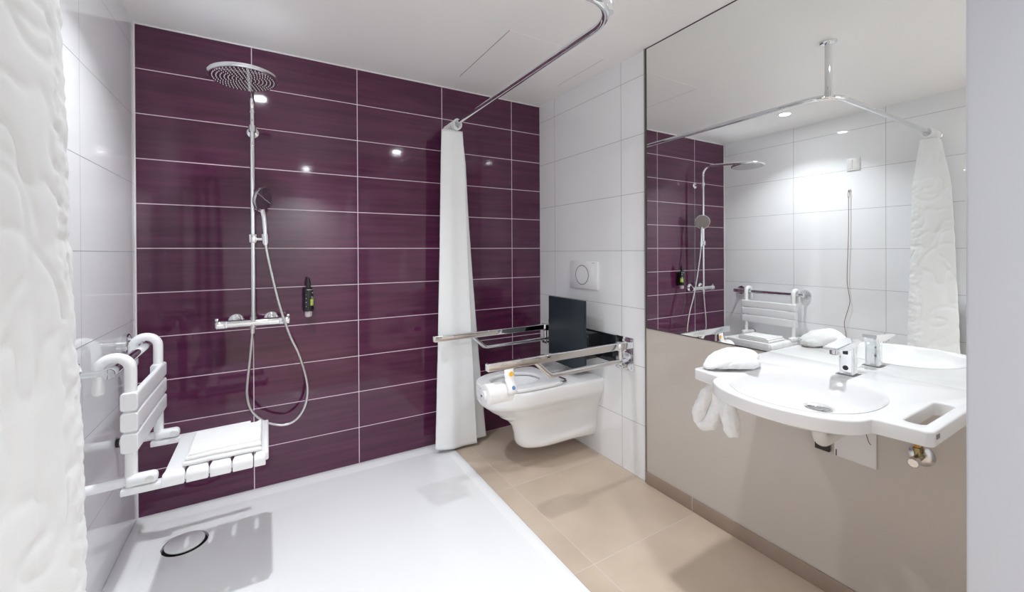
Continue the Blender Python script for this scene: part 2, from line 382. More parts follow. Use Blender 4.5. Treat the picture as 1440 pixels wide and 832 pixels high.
# ------------------------------------------------------------------ grab bar on the left wall
BX, BZ = .0905, .812
gb = thing('grab_bar', (0, -.43, BZ), 'horizontal chrome grab bar with two round flanges carrying the shower seat', 'grab bar')
b = MB(); b.cyl((BX, -.722, BZ), (BX, -.160, BZ), .0160, n=28); 
b.lathe((BX, -.722, BZ), (0, -1, 0), [(0, .016), (.002, .0165), (.006, .015), (.0065, .001)], 28)
b.lathe((BX, -.160, BZ), (0, 1, 0), [(0, .016), (.002, .0165), (.006, .015), (.0065, .001)], 28)
b.build('bar', M['chrome'], gb)
for y in (-.705, -.175):
    b = MB(); b.cyl((.004, y, BZ), (BX-.004, y, BZ), .0095, n=20); b.build('standoff', M['chrome'], gb)
    b = MB(); b.lathe((.0005, y, BZ), (1, 0, 0), [(0, .0385), (.014, .0385), (.017, .036), (.017, .031), (.010, .029), (.010, .001)], 40); b.build('flange', M['chrome'], gb)

# ------------------------------------------------------------------ hanging shower seat
ss = thing('shower_chair', (.13, -.49, .44), 'white folding shower seat hung by two hooks over the chrome grab bar', 'shower seat')
PX = .1285
for y in (-.668, -.285):
    b = MB(); r = .0157; hx = BX; R_ = PX-hx
    pts = [(PX, y, .432), (PX, y, .60), (PX, y, BZ-.002)] + [(hx+R_*cos(radians(a)), y, BZ-.002+R_*1.0*sin(radians(a))) for a in range(10, 181, 10)] + [(hx-R_, y, BZ-.03), (hx-R_, y, BZ-.065)]
    b.tube(pts, r, 22); b.lathe((hx-R_, y, BZ-.065), (0, 0, -1), [(0, r), (.008, r*.85), (.012, r*.4), (.0125, .001)], 22)
    b.build('hook_post', M['seatplast'], ss)
    # wall strut and hinge
    b = MB(); b.cyl((.010, y+.004, .447), (.17, y+.004, .452), .0150, n=22); st = b.build('wall_strut', M['seatplast'], ss)
    b = MB(); b.cyl((.0015, y+.004, .447), (.012, y+.004, .447), .0165, n=22); b.build('rubber_foot', M['black'], st)
    b = MB(); yo = y-.016
    b.box(.115, .197, yo-.010, yo+.026, .438, .474, .014, 4)
    b.box(.105, .212, yo-.006, yo+.030, .414, .436, .004)
    hg = b.build('hinge', M['seatplast'], ss)
    b = MB(); b.lathe((.178, yo-.010, .456), (0, -1, 0), [(0, .0115), (.002, .0115), (.0022, .006), (.0014, .001)], 24); b.build('hinge_pin', M['offwhite'], hg)
    b = MB(); b.cyl((.19, y+.01, .424), (.44, y+.01, .430), .0105, n=18); b.build('seat_rail', M['seatplast'], ss)
# three back slats wrapped round both posts
for z0, z1 in ((.681, .738), (.615, .675), (.548, .609)):
    b = MB()
    prof = rrect(.043, z1-z0, .009, 4)
    ys = [-.692, -.689, -.684, -.645, -.63, -.32, -.305, -.264, -.259, -.256]
    rings = []
    for y in ys:
        e = .92 if y in (ys[0], ys[-1]) else 1.0
        if -.64 < y < -.315: w_ = .4; xo = .012
        else: w_ = 1.0; xo = 0
        rings.append([Vector((PX+xo+a*w_*e, y, (z0+z1)/2+c*e)) for a, c in prof])
    b.rings(rings); b.build('back_slat', M['seatplast'], ss)
# five seat slats side by side with scalloped front and back ends
xs = [.205, .268, .3325, .397, .4615, .500]
for i in range(5):
    x0, x1 = xs[i]+.0015, xs[i+1]-.0015
    b = MB(); rings = []; zt = .459
    lst = [(-.693, .030, .4), (-.6915, .022, .7), (-.687, .010, .92), (-.679, .004, 1), (-.665, .0005, 1), (-.645, 0, 1), (-.375, 0, 1), (-.36, .0005, 1), (-.345, .004, 1), (-.337, .010, .92), (-.3325, .022, .7), (-.331, .030, .4)]
    for y, dz, e in lst:
        gap = 0.0035 if -.668 < y < -.350 else 0
        w_ = (x1-x0)/2-gap; xc = (x0+x1)/2; th = .012 if gap else .046
        w_ *= (.90+.10*e)
        top = zt-dz*.6; bot = zt-max(th-dz*.5, dz+.012) if not gap else zt-th
        k = .006
        if i == 4 and gap == 0: pass
        rings.append([Vector(q) for q in ((xc-w_, y, bot), (xc+w_, y, bot), (xc+w_, y, top-k), (xc+w_-k*.3, y, top-k*.3), (xc+w_-k, y, top), (xc-w_+k, y, top), (xc-w_+k*.3, y, top-k*.3), (xc-w_, y, top-k))])
    b.rings(rings); b.build('seat_slat', M['seatplast'], ss, ang=50)
# outer edge bar of the seat
b = MB(); b.box(.494, .508, -.676, -.346, .425, .4585, .006, 3); b.build('seat_edge', M['seatplast'], ss)

# folded towel on the seat
def rumple(o, amp, scale, seed=0, axis=None):
    for v in o.data.vertices:
        c = o.matrix_world @ v.co if False else v.co
        n_ = noise.noise_vector(Vector((c.x*scale+seed, c.y*scale, c.z*scale)))
        v.co = v.co + n_*amp
def slab(b, x0, x1, y0, y1, z0, z1, r, nx=26, ny=34):
    """soft cushion-like slab made of a dense grid"""
    def pt(u_, w_, top):
        x = x0+(x1-x0)*u_; y = y0+(y1-y0)*w_
        ex = min(u_, 1-u_)*(x1-x0); ey = min(w_, 1-w_)*(y1-y0); h = (z1-z0)/2; e = min(ex, ey)
        k = sqrt(max(0, 1-(max(0, r-e)/r)**2)); return Vector((x, y, (z0+z1)/2+(h*k if top else -h*k)))
    us = [0]+[.5-.5*cos(pi*(i+.5)/nx) for i in range(nx)]+[1]; ws = [0]+[.5-.5*cos(pi*(i+.5)/ny) for i in range(ny)]+[1]
    for top in (True, False):
        g = [[b.bm.verts.new(pt(u_, w_, top)) for u_ in us] for w_ in ws]
        for j in range(len(ws)-1):
            for i in range(len(us)-1):
                q = (g[j][i], g[j][i+1], g[j+1][i+1], g[j+1][i]); b.bm.faces.new(q if top else q[::-1])
b = MB(); slab(b, .258, .487, -.668, -.425, .4600, .4740, .0065); slab(b, .264, .486, -.660, -.428, .4735, .4870, .0065)
def flap(b, poly, z0, z1, n=14):
    cx = sum(p[0] for p in poly)/len(poly); cy = sum(p[1] for p in poly)/len(poly)
    def ring(k, z): return [Vector((cx+(p[0]-cx)*k, cy+(p[1]-cy)*k, z)) for p in poly]
    d = []
    for i in range(len(poly)):
        a, c = poly[i], poly[(i+1) % len(poly)]
        for j in range(n): d.append((a[0]+(c[0]-a[0])*j/n, a[1]+(c[1]-a[1])*j/n))
    poly = d; b.rings([ring(1, z0), ring(1.003, (z0+z1)/2), ring(.985, z1), ring(.5, z1+.0005), ring(.02, z1+.0005)])
flap(b, [(.272, -.655), (.484, -.640), (.482, -.432)], .4855, .4935)
ft = b.build('folded_towel', M['terry'], None, ang=60); rumple(ft, .0022, 18)
tag(ft, 'flat folded white towel lying on the shower seat', 'towel')

# ------------------------------------------------------------------ curtain rail
RZ = 1.93; RXX = 1.475; RYY = -1.475
cr = thing('curtain_rail', (RXX, RYY, RZ), 'chrome corner curtain rail on a ceiling post running between the purple wall and left wall', 'curtain rail')
b = MB(); b.tube(arc_corner([(RXX, -.004, RZ), (RXX, RYY, RZ), (.004, RYY, RZ)], .13, 18), .0125, 24); b.build('rail', M['chrome'], cr)
b = MB(); b.cyl((RXX-.035, RYY+.03, RZ+.006), (RXX-.035, RYY+.03, H-.003), .0150, n=32); b.cyl((RXX-.035, RYY+.03, RZ-.004), (RXX-.035, RYY+.03, RZ+.022), .0175, n=32); b.build('ceiling_post', M['chrome'], cr)
b = MB(); b.lathe((RXX-.035, RYY+.03, H-.0005), (0, 0, -1), [(0, .035), (.006, .035), (.009, .030), (.011, .016)], 40); b.build('ceiling_flange', M['chrome'], cr)
for o_, ax_ in (((RXX, -.0045, RZ), (0, -1, 0)), ((.0005, RYY, RZ), (1, 0, 0))):
    b = MB(); b.lathe(o_, ax_, [(0, .027), (.006, .027), (.010, .022), (.014, .0155), (.022, .015)], 36); b.build('wall_flange', M['chrome'], cr)

# ------------------------------------------------------------------ curtains
def curtain(name, top, bot, z_top, z_bot, wfun, crum, nz=120, nseg=14, edge_pucker=0.0, hem=None):
    tp = spline([(x, y, 0) for x, y in top], nseg); bp_ = spline([(x, y, 0) for x, y in bot], nseg)
    n = len(tp); b = MB(); rows = []
    lens = [0]
    for a, c in zip(bp_[:-1], bp_[1:]): lens.append(lens[-1]+(c-a).length)
    for j in range(nz+1):
        z = z_top+(z_bot-z_top)*j/nz; w_ = wfun(z); row = []
        P = [a.lerp(c, w_) for a, c in zip(tp, bp_)]
        for i in range(n):
            p = P[i]; t = (P[min(n-1, i+1)]-P[max(0, i-1)]); nn = Vector((-t.y, t.x, 0))
            nn = nn.normalized() if nn.length > 1e-6 else Vector((1, 0, 0))
            s_ = lens[i]; d = 0
            if crum:
                q = Vector((s_*3.0, z*3.4, 1.7)); w2 = noise.noise_vector(q*1.3)*.35
                r1 = 1-2*abs(noise.noise(Vector((s_*4+z*1.6, z*4.2-s_*3, 4.2))+w2)); r2 = 1-2*abs(noise.noise(Vector((s_*9-z*3, z*10+s_*5, 9.1))+w2*2))
                d = crum*(.6*noise.noise(q)+.50*max(0,r1)**5+.50*max(0,r2)**4)
                fe = lens[-1]-s_
                if edge_pucker and fe < .07: d += edge_pucker*(noise.noise(Vector((fe*30, z*42, 2)))+.6*noise.noise(Vector((fe*60, z*95, 5))))
                d *= min(1, (z_top-z)/.25)
            row.append(Vector((p.x, p.y, z))+nn*d)
        rows.append(row)
    b.rings(rows, False, False, closed=False)
    o = b.build(name, M['cloth'], None, ang=180)
    md = o.modifiers.new('thickness', 'SOLIDIFY'); md.thickness = .0014; md.offset = 0
    return o
def add_rings(parent, pts, axis):
    for (x, y) in pts:
        a = Vector(axis); c = Vector((x, y, RZ-.006)); u_ = Vector((0, 0, 1)); v_ = a.cross(u_).normalized(); t_ = a*.18
        pp = [c+u_*.028*cos(k*pi/12)+v_*.025*sin(k*pi/12)+a*.004*sin(k*pi/12) for k in range(25)]
        b = MB(); b.tube(pp, .0045, 8, cap=False); b.build('curtain_ring', M['seatplast'], parent)
def wR(z):
    t = min(1, max(0, (1.90-z)/1.88)); return .10*min(1, t/.1)+.90*t**1.35
top = [(1.435, -.022), (1.505, -.030), (1.435, -.045), (1.53, -.060), (1.42, -.080), (1.537, -.100), (1.42, -.125), (1.392, -.135), (1.43, -.154), (1.475, -.152), (1.517, -.150)]
bot = [(1.44, -.022), (1.56, -.032), (1.42, -.045), (1.62, -.055), (1.40, -.070), (1.692, -.094), (1.40, -.100), (1.357, -.113), (1.44, -.146), (1.52, -.142), (1.603, -.150)]
c1 = curtain('shower_curtain', top, bot, 1.893, .018, wR, .0015)
tag(c1, 'bunched white shower curtain hanging to the floor between purple wall and toilet', 'shower curtain', None)
add_rings(c1, [(RXX, y) for y in (-.030, -.048, -.066, -.088, -.112, -.140, -.163, -.178)], (0, 1, 0))
def wL(z):
    t = min(1, max(0, (1.89-z)/1.87)); return min(1, .40*min(1, t/.16)+.60*t)
top = [(.030, -1.455), (.045, -1.505), (.075, -1.45), (.100, -1.51), (.125, -1.445), (.150, -1.512), (.160, -1.500), (.166, -1.46), (.170, -1.435)]
bot = [(.030, -1.42), (.050, -1.60), (.085, -1.41), (.115, -1.61), (.150, -1.39), (.198, -1.63), (.218, -1.60), (.242, -1.43), (.240, -1.38)]
c2 = curtain('shower_curtain', top, bot, 1.893, .02, wL, .0065, nz=260, nseg=22, edge_pucker=.003)
tag(c2, 'crinkled white shower curtain filling the left edge of the view by the white tiles', 'shower curtain', None)
add_rings(c2, [(x, RYY) for x in (.040, .058, .080, .102, .126, .150, .172, .192)], (1, 0, 0))

# ------------------------------------------------------------------ wall-hung toilet
TYC = -.455
to = thing('toilet', (W-.35, TYC, .085), 'long white wall-hung toilet without a lid between two chrome support rails', 'toilet')
secs = [(.452, .700, .176, .178), (.4535, .696, .172, .174), (.448, .704, .180, .182), (.43, .705, .181, .182), (.385, .700, .178, .180), (.367, .693, .171, .176), (.352, .675, .150, .166), (.32, .635, .122, .152), (.29, .588, .098, .138), (.26, .540, .086, .130), (.22, .505, .078, .124), (.175, .490, .076, .118), (.150, .486, .088, .118), (.128, .482, .096, .116), (.110, .474, .094, .110), (.097, .460, .083, .102), (.090, .435, .066, .092)]
def toilet_section(z, D, w_, wb):
    pts = []; n = 40; D0 = .22*D/.7+.20*D
    straight = D-min(.26, D*.42)
    for k in range(n+1):                       # front half ellipse from +w to -w
        a = pi/2-pi*k/n; e = 2.25
        cx = math.copysign(abs(cos(a))**(2/e), cos(a)); sy = math.copysign(abs(sin(a))**(2/e), sin(a))
        pts.append((straight+(D-straight)*cx, w_*sy))
    m_ = 14; back = []
    for k in range(1, m_+1):
        t = k/m_; d = straight*(1-t); ww = w_+(wb-w_)*max(0, min(1, (.20-d)/.20))**2
        back.append((d, ww))
    right = [(d, ww) for d, ww in back[::-1]]
    allp = right+pts+[(d, -ww) for d, ww in back]
    return [Vector((W-.001-d, TYC+ww, z)) for d, ww in allp]
b = MB(); rings = [toilet_section(*s_) for s_ in secs[2:]][::-1]
tp0 = toilet_section(.452, .700, .176, .178); rings.append(tp0)
b.rings(rings, cap0=True, cap1=False)
# inner bowl: from the rim inwards and down
def ell(z, cx_, a_, b_, n=69):
    out = []
    for k in range(n): pass
    return out
cD, aD, wD = .50, .150, .122
cen = Vector((W-cD, TYC, 0))
def radial(ring, z, sx, sy, e=2.2):
    out = []
    for p in ring:
        a = math.atan2((p.y-TYC)/sy, (p.x-cen.x)/sx); out.append(Vector((cen.x+sx*math.copysign(abs(cos(a))**(2/e), cos(a)), TYC+sy*math.copysign(abs(sin(a))**(2/e), sin(a)), z)))
    return out
b.rings([tp0, radial(tp0, .4525, .155, .125), radial(tp0, .44, .148, .118), radial(tp0, .36, .125, .10), radial(tp0, .28, .08, .07), radial(tp0, .25, .03, .03)], cap0=False, cap1=True)
tb = b.build('toilet_bowl', M['ceramic'], to, ang=45)
b = MB(); b.lathe((W-.118, TYC-.168, .383), (0, -1, 0), [(0, .013), (.004, .013), (.006, .010), (.0065, .001)], 24); b.build('fixing_cap', M['greyprint'], to)
# oval seat ring with a squared hinge end
def seat_loop():
    out = []
    for a in range(-90, 91, 6): out.append((W-(.47+.235*cos(radians(a))**.9 if abs(a) < 90 else .47), TYC-.178*math.copysign(abs(sin(radians(a)))**.92, sin(radians(a)))))
    out += [(W-.34, TYC-.178), (W-.29, TYC-.172), (W-.268, TYC-.15), (W-.264, TYC-.10), (W-.264, TYC+.10), (W-.268, TYC+.15), (W-.29, TYC+.172), (W-.34, TYC+.178)]
    return out
def hole_loop():
    out = []
    for k in range(56):
        a = 2*pi*k/56; e = 2.15
        out.append((W-.485+.145*math.copysign(abs(cos(a))**(2/e), cos(a)), TYC+.108*math.copysign(abs(sin(a))**(2/e), sin(a))))
    return out
me = fill_curve([seat_loop(), hole_loop()], .003, .0055, .4655)
b = MB(); b.bm.from_mesh(me); b.build('toilet_seat', M['seatplast'], to, ang=40)
for s_ in (-1, 1):
    b = MB(); b.cyl((W-.250, TYC+s_*.095, .466), (W-.250, TYC+s_*.155, .466), .010, n=20); b.cyl((W-.25, TYC+s_*.125, .453), (W-.25, TYC+s_*.125, .466), .012, n=20); b.build('seat_hinge', M['chrome'], to)
b = MB(); b.cyl((W-.30, TYC-.165, .4725), (W-.262, TYC-.168, .4725), .004, n=10); b.build('seat_buffer', M['black'], to)

# flush plate
fp = thing('flush_plate', (W, -.474, 1.033), 'square white flush plate with a round button above the toilet', 'flush plate')
b = MB(); b.box(W-.011, W-.0005, -.600, -.348, .950, 1.118, .003); b.build('plate', M['seatplast'], fp)
b = MB(); b.lathe((W-.0108, -.462, 1.034), (-1, 0, 0), [(0, .0595), (.0012, .0595), (.0012, .0565), (0, .0565)], 60); b.build('button_ring', M['dark_line'], fp)
b = MB(); b.lathe((W-.0108, -.462, 1.034), (-1, 0, 0), [(0, .0555), (.0018, .0550), (.002, .001)], 60); b.build('button', M['seatplast'], fp)
b = MB(); b.box(W-.0116, W-.0108, -.575, -.552, 1.106, 1.1085); b.build('small_print', M['greyprint'], fp)

# back support panel
bp = thing('back_rest', (2.02, -.478, .52), 'dark anthracite back rest panel standing upright behind the toilet seat', 'back rest')
b = MB(); yL, yR = -.306, -.650; x_ = 2.026
poly = [(x_, yL, .902), (x_, yR, .902), (x_, yR, .535), (x_, yR+.022, .522), (x_, yR+.085, .500), (x_, yL-.02, .505), (x_, yL, .52)]
b.prism(poly, 0, (.012, 0, 0)); es = [e for e in b.bm.edges]; bmesh.ops.bevel(b.bm, geom=es, offset=.0025, segments=2, affect='EDGES')
b.build('panel', M['anthracite'], bp)
b = MB(); b.box(W-.012, W-.0005, -.735, -.245, .560, .713, .002); b.build('wall_plate', M['blackgloss'], bp)
b = MB(); b.box(x_+.014, W-.012, -.615, -.34, .565, .708, .002); b.build('bracket', M['blackgloss'], bp)

# ------------------------------------------------------------------ folding support rails
def support_rail(y, label, tipx, roll=False):
    t = thing('support_rail', (W, y, .60), label, 'support rail', 'folding support rails beside the toilet')
    yp0, yp1 = (-.868, -.742) if y < -.5 else (-.235, -.110)
    b = MB(); b.box(W-.010, W-.0005, yp0, yp1, .540, .718, .003); b.box(W-.014, W-.010, yp0+.012, yp1-.012, .552, .706, .002); b.build('wall_plate', M['chrome'], t)
    b = MB(); b.box(2.096, W-.014, y-.022, y+.022, .668, .702, .003); b.box(2.076, 2.112, y-.021, y+.021, .660, .704, .003); b.build('hinge_block', M['chrome'], t)
    b = MB(); b.box(2.080, W-.014, y-.026, y+.026, .575, .590, .004); b.build('lower_bearing', M['chrome'], t)
    b = MB(); b.cyl((2.090, y, .58), (2.090, y, .665), .011, n=20); b.build('hinge_post', M['chrome'], t)
    b = MB(); b.box(tipx, 2.085, y-.0125, y+.0125, .667, .702, .004, 3)
    b.build('top_bar', M['brushed'] if False else M['chrome'], t)
    b = MB(); b.box(tipx-.003, tipx+.002, y-.0105, y+.0105, .670, .699, .002); b.build('end_cap', M['offwhite'], t)
    b = MB(); b.tube(arc_corner([(2.125, y, .606), (1.645, y, .600), (1.555, y, .680)], .05, 8), .0120, 18); b.build('lower_tube', M['chrome'], t)
    if roll:
        b = MB(); b.tube(arc_corner([(1.440, y, .675), (1.440, y, .570), (1.285, y, .570)], .015, 6), .0055, 12); b.box(1.430, 1.450, y-.010, y+.010, .660, .668, .002)
        b.build('roll_holder', M['chrome'], t)
    return t
support_rail(-.850, 'chrome folding support rail nearer the camera, with the paper roll hanging under its tip', 1.312, True)
support_rail(-.183, 'chrome folding support rail crossing the curtain on the purple wall side of the toilet', 1.320)
# paper roll
tr_ = thing('toilet_roll', (1.36, -.850, .563), 'white toilet paper roll hanging under the nearer support rail', 'toilet roll')
b = MB(); b.lathe((1.303, -.850, .570), (1, 0, 0), [(0, .0165), (.0, .041), (.002, .0435), (.118, .0435), (.120, .041), (.120, .0165), (0, .0165)], 48)
b.build('paper', M['paper'], tr_, ang=40)
b = MB(); b.lathe((1.292, -.850, .570), (1, 0, 0), [(0, .0065), (0, .018), (.010, .019), (.014, .016), (.10, .016), (.10, .0065), (0, .0065)], 32); b.build('core', M['seatplast'], tr_)
# paper tag with dots
pt = thing('paper_sleeve', (1.42, -.87, .62), 'small white card with a yellow and a blue dot over the toilet roll', 'paper sleeve')
b = MB()
pth = [(.668, -.866), (.640, -.868), (.622, -.874), (.612, -.884), (.600, -.8925), (.585, -.8985), (.568, -.9015)]
rows = [[Vector((x, y, z)) for z, y in pth] for x in (1.388, 1.434)]
b.rings(rows, False, False, closed=False); o = b.build('card', M['paper'], pt); md = o.modifiers.new('t', 'SOLIDIFY'); md.thickness = .001
b = MB(); b.lathe((1.421, -.8682, .646), (0, -1, .05), [(0, .0105), (.001, .0105), (.0012, .001)], 24); b.build('yellow_dot', M['yellow'], pt)
b = MB(); b.lathe((1.417, -.8955, .594), (0, -1, .45), [(0, .0085), (.001, .0085), (.0012, .001)], 24); b.build('blue_dot', M['blue'], pt)

# ------------------------------------------------------------------ washbasin
BC = -1.824; ZB = .790
wb = thing('washbasin', (W, BC, .79), 'white washbasin with bowed front and a grip slot at each end under the mirror', 'washbasin')
def half_outline():
    pts = [(0.0015, .284)]
    r = .016
    for k in range(7):
        a = radians(90-90*k/6); pts.append((.458-r+r*cos(a), .284-r+r*sin(a)))   # front corner
    pts += [(.462, .235), (.468, .20), (.473, .187)]
    for k in range(1, 25):
        v_ = .182*cos(pi/2*k/24); pts.append((.473+.120*sqrt(max(0, 1-(v_/.187)**2)), v_))
    return pts
ho = half_outline(); outline = [(W-d, BC+v_) for d, v_ in ho]+[(W-d, BC-v_) for d, v_ in ho[::-1][1:]]
def bowl_loop(sx, sy, cx_=1.800, n=72, e=2.2):
    out = []
    for k in range(n):
        a = 2*pi*k/n; out.append((cx_+sx*math.copysign(abs(cos(a))**(2/e), cos(a)), BC+sy*math.copysign(abs(sin(a))**(2/e), sin(a))))
    return out
def slot(cy): return [(1.867+a, cy+c) for a, c in rrect(.222, .036, .015, 5)]
BSX, BSY, BCX = .198, .170, 1.808
me = fill_curve([outline, bowl_loop(BSX, BSY, BCX), slot(BC+.242), slot(BC-.242)], .013, .0045, ZB-.0175)
b = MB(); b.bm.from_mesh(me)
# bowl, inner skin then outer skin
prof = [(ZB, 1.012, 0), (ZB-.003, .985, 0), (ZB-.010, .955, .0), (ZB-.028, .88, .008), (ZB-.045, .76, .022), (ZB-.058, .60, .045), (ZB-.066, .42, .068), (ZB-.071, .24, .085), (ZB-.074, .155, .092)]
inner = []
for z, k, dx in prof: inner.append([Vector((x, y, z)) for x, y in bowl_loop(BSX*k, BSY*k, BCX+dx, e=2.2 if k > .5 else 2.0)])
b.rings(inner, cap0=False, cap1=True)
outer = []
for z, k, dx in [(ZB-.022, 1.04, 0), (ZB-.040, 1.0, .004), (ZB-.062, .88, .02), (ZB-.080, .66, .045), (ZB-.090, .40, .075), (ZB-.094, .22, .090)]:
    outer.append([Vector((x, y, z)) for x, y in bowl_loop(BSX*k, BSY*k, BCX+dx)])
b.rings(outer, cap0=False, cap1=True)
b.build('basin', M['basin'], wb, ang=40)
dx_, dz_ = BCX+.092, ZB-.074
b = MB(); b.lathe((dx_, BC, dz_-.001), (0, 0, 1), [(0, .0385), (.003, .0385), (.0045, .035), (.003, .032), (.0025, .001)], 48); dr = b.build('drain_flange', M['chrome'], wb)
b = MB(); b.lathe((dx_, BC, dz_+.0028), (0, 0, 1), [(0, .0300), (.003, .0300), (.005, .026), (.0055, .001)], 40); b.build('plug', M['chrome'], dr)
b = MB(); b.box(1.738, 1.756, BC-.2855, BC-.2838, ZB-.018, ZB-.008, .0004); b.build('maker_mark', M['greyprint'], wb)
for s_ in (-1, 1):
    b = MB(); b.box(1.99, W-.008, BC+s_*.20-.008, BC+s_*.20+.008, .752, .760, .002); b.build('support_bracket', M['greyprint'], wb)
# waste pipe
wp = thing('waste_pipe', (1.9, BC, .62), 'off-white waste elbow running from the basin drain back to the wall', 'pipe')
wx = dx_
b = MB(); b.cyl((wx, BC, .698), (wx, BC, .655), .023, n=28); b.cyl((wx, BC, .688), (wx, BC, .672), .027, n=28)
b.tube(arc_corner([(wx, BC, .68), (wx, BC, .616), (wx+.06, BC, .618), (W-.004, BC, .630)], .03, 8), .0180, 24)
b.build('elbow', M['offwhite'], wp)

# tap
fc = thing('basin_tap', (2.085, BC-.004, ZB), 'chrome sensor tap with a flat square spout on the washbasin', 'tap')
b = MB(); fy = BC-.005; y0, y1 = fy-.0185, fy+.0185
sq = lambda x0, x1, z, yy0=y0, yy1=y1: [Vector((x, y, z)) for x, y in [((x0+x1)/2+a, (yy0+yy1)/2+c) for a, c in rrect(x1-x0, yy1-yy0, .006, 4)]]
b.rings([sq(2.056, 2.094, ZB+.0005), sq(2.057, 2.093, ZB+.055), sq(2.056, 2.095, ZB+.075), sq(2.050, 2.100, ZB+.092), sq(2.040, 2.106, ZB+.099)])
b.build('tap_body', M['chrome'], fc)
b = MB(); b.rings([[Vector(q) for q in ring] for ring in (
    ((1.955, y0-.001, ZB+.090), (1.955, y1+.001, ZB+.090), (1.955, y1+.001, ZB+.0965), (1.955, y0-.001, ZB+.0965)),
    ((2.04, y0-.001, ZB+.080), (2.04, y1+.001, ZB+.080), (2.04, y1+.001, ZB+.1035), (2.04, y0-.001, ZB+.1035)),
    ((2.112, y0-.001, ZB+.096), (2.112, y1+.001, ZB+.096), (2.112, y1+.001, ZB+.1065), (2.112, y0-.001, ZB+.1065)))])
bmesh.ops.bevel(b.bm, geom=list(b.bm.edges), offset=.0015, segments=2, affect='EDGES')
b.build('spout', M['chrome'], fc)
b = MB(); b.cyl((1.983, fy, ZB+.092), (1.981, fy, ZB+.074), .0115, n=24); ae = b.build('aerator', M['chrome'], fc)
b = MB(); b.lathe((1.981, fy, ZB+.0738), (0, 0, -1), [(0, .009), (.0005, .009)], 20); b.build('aerator_mesh', M['dark_line'], ae)
b = MB(); b.lathe((2.0562, fy, ZB+.022), (-1, 0, 0), [(0, .0075), (.0012, .0072), (.0016, .001)], 24); b.build('sensor_window', M['black'], fc)
b = MB(); b.box(2.052, 2.0565, fy-.006, fy+.006, ZB+.064, ZB+.078, .001); b.build('spout_slot', M['black'], fc)
b = MB(); b.box(2.05, 2.100, fy-.024, fy+.024, ZB-.0003, ZB+.0015, .0005); b.build('base_gasket', M['greyprint'], fc)

# hand towel pulled through the left grip slot
b = MB()
def blob(path, rad, sx, n=34, seed=0, amp=.004, sc=26):
    P = spline(path, 12); m_ = len(P); rr = []
    for i in range(m_):
        t = i/(m_-1)*(len(rad)-1); k = min(len(rad)-2, int(t)); rr.append(rad[k]+(rad[k+1]-rad[k])*(t-k))
    k0 = len(b.bm.verts); b.tube(P, rr, n, sx=sx); b.bm.verts.ensure_lookup_table()
    for v in b.bm.verts[k0:]: v.co = v.co+noise.noise_vector(v.co*sc+Vector((seed, 0, 0)))*amp+noise.noise_vector(v.co*70+Vector((seed, 3, 0)))*.0028
SY = BC+.242
blob([(1.735, SY+.010, .797), (1.765, SY-.002, .812), (1.82, SY-.012, .822), (1.88, SY-.014, .820), (1.94, SY+.000, .810), (1.965, SY+.008, .80)], [.006, .018, .028, .030, .024, .010], 1.9, seed=1)
blob([(1.765, SY-.010, .802), (1.80, SY-.036, .812), (1.86, SY-.056, .812), (1.92, SY-.050, .800)], [.008, .018, .024, .010], 1.5, seed=5)
blob([(1.79, SY, .83), (1.785, SY, .79), (1.775, SY+.008, .74), (1.755, SY+.026, .69), (1.748, SY+.040, .635), (1.750, SY+.042, .605)], [.012, .013, .016, .020, .023, .014], 1.0, seed=2)
blob([(1.752, SY+.046, .612), (1.754, SY+.024, .602), (1.762, SY+.004, .618), (1.772, SY-.010, .67), (1.785, SY-.004, .74), (1.80, SY-.002, .80)], [.012, .019, .023, .023, .018, .013], 1.0, seed=3)
blob([(1.83, SY, .82), (1.815, SY, .775), (1.80, SY-.015, .73), (1.775, SY-.042, .68), (1.752, SY-.068, .625), (1.75, SY-.072, .602)], [.012, .013, .019, .026, .024, .012], 1.0, seed=4)
blob([(1.86, SY, .80), (1.86, SY-.01, .75), (1.84, SY-.05, .70), (1.83, SY-.06, .68)], [.013, .016, .024, .012], 1.2, seed=6)
hw = b.build('hand_towel', M['terry'], None, ang=180)
sb = hw.modifiers.new('soft', 'SUBSURF'); sb.levels = sb.render_levels = 1
tag(hw, 'crumpled white hand towel pulled through the far grip slot of the washbasin', 'towel')

# fittings below the basin
xp = W-.0065
ac = thing('access_cover', (xp, -1.815, .55), 'square pale cover plate on the beige panel below the washbasin', 'cover plate')
b = MB(); b.box(xp-.010, xp-.0002, -1.869, -1.758, .485, .605, .002); b.build('cover', M['offwhite'], ac)
b = MB(); b.box(xp-.0108, xp-.0098, -1.7655, -1.7625, .487, .508); b.build('mark', M['black'], ac)
b = MB(); b.box(xp-.012, xp-.0002, -1.745, -1.701, .488, .575, .002); b.cyl((xp-.012, -1.712, .497), (xp-.0135, -1.712, .497), .0025, n=10)
o = b.build('socket_box', M['black']); tag(o, 'small black connection box on the beige panel behind the waste elbow', 'connection box')
av = thing('angle_valve', (xp, -1.972, .572), 'chrome angle valve with round rosette on the beige panel under the basin', 'valve')
b = MB(); b.lathe((xp-.0002, -1.972, .573), (-1, 0, 0), [(0, .030), (.003, .030), (.007, .022), (.008, .010)], 40); b.build('rosette', M['brushed'], av)
b = MB(); b.cyl((xp-.004, -1.972, .573), (xp-.050, -1.972, .573), .0095, n=20); b.cyl((xp-.032, -1.972, .573), (xp-.032, -1.970, .600), .008, n=18); b.lathe((xp-.032, -1.970, .592), (0, 0, 1), [(0, .0095), (.010, .0095), (.012, .007)], 6)
b.build('valve_body', M['brass'], av)
b = MB(); b.lathe((xp-.048, -1.972, .571), (-1, .0, -.12), [(0, .008), (.004, .0125), (.020, .0135), (.024, .0115), (.0245, .001)], 10); b.build('knob', M['chrome'], av)
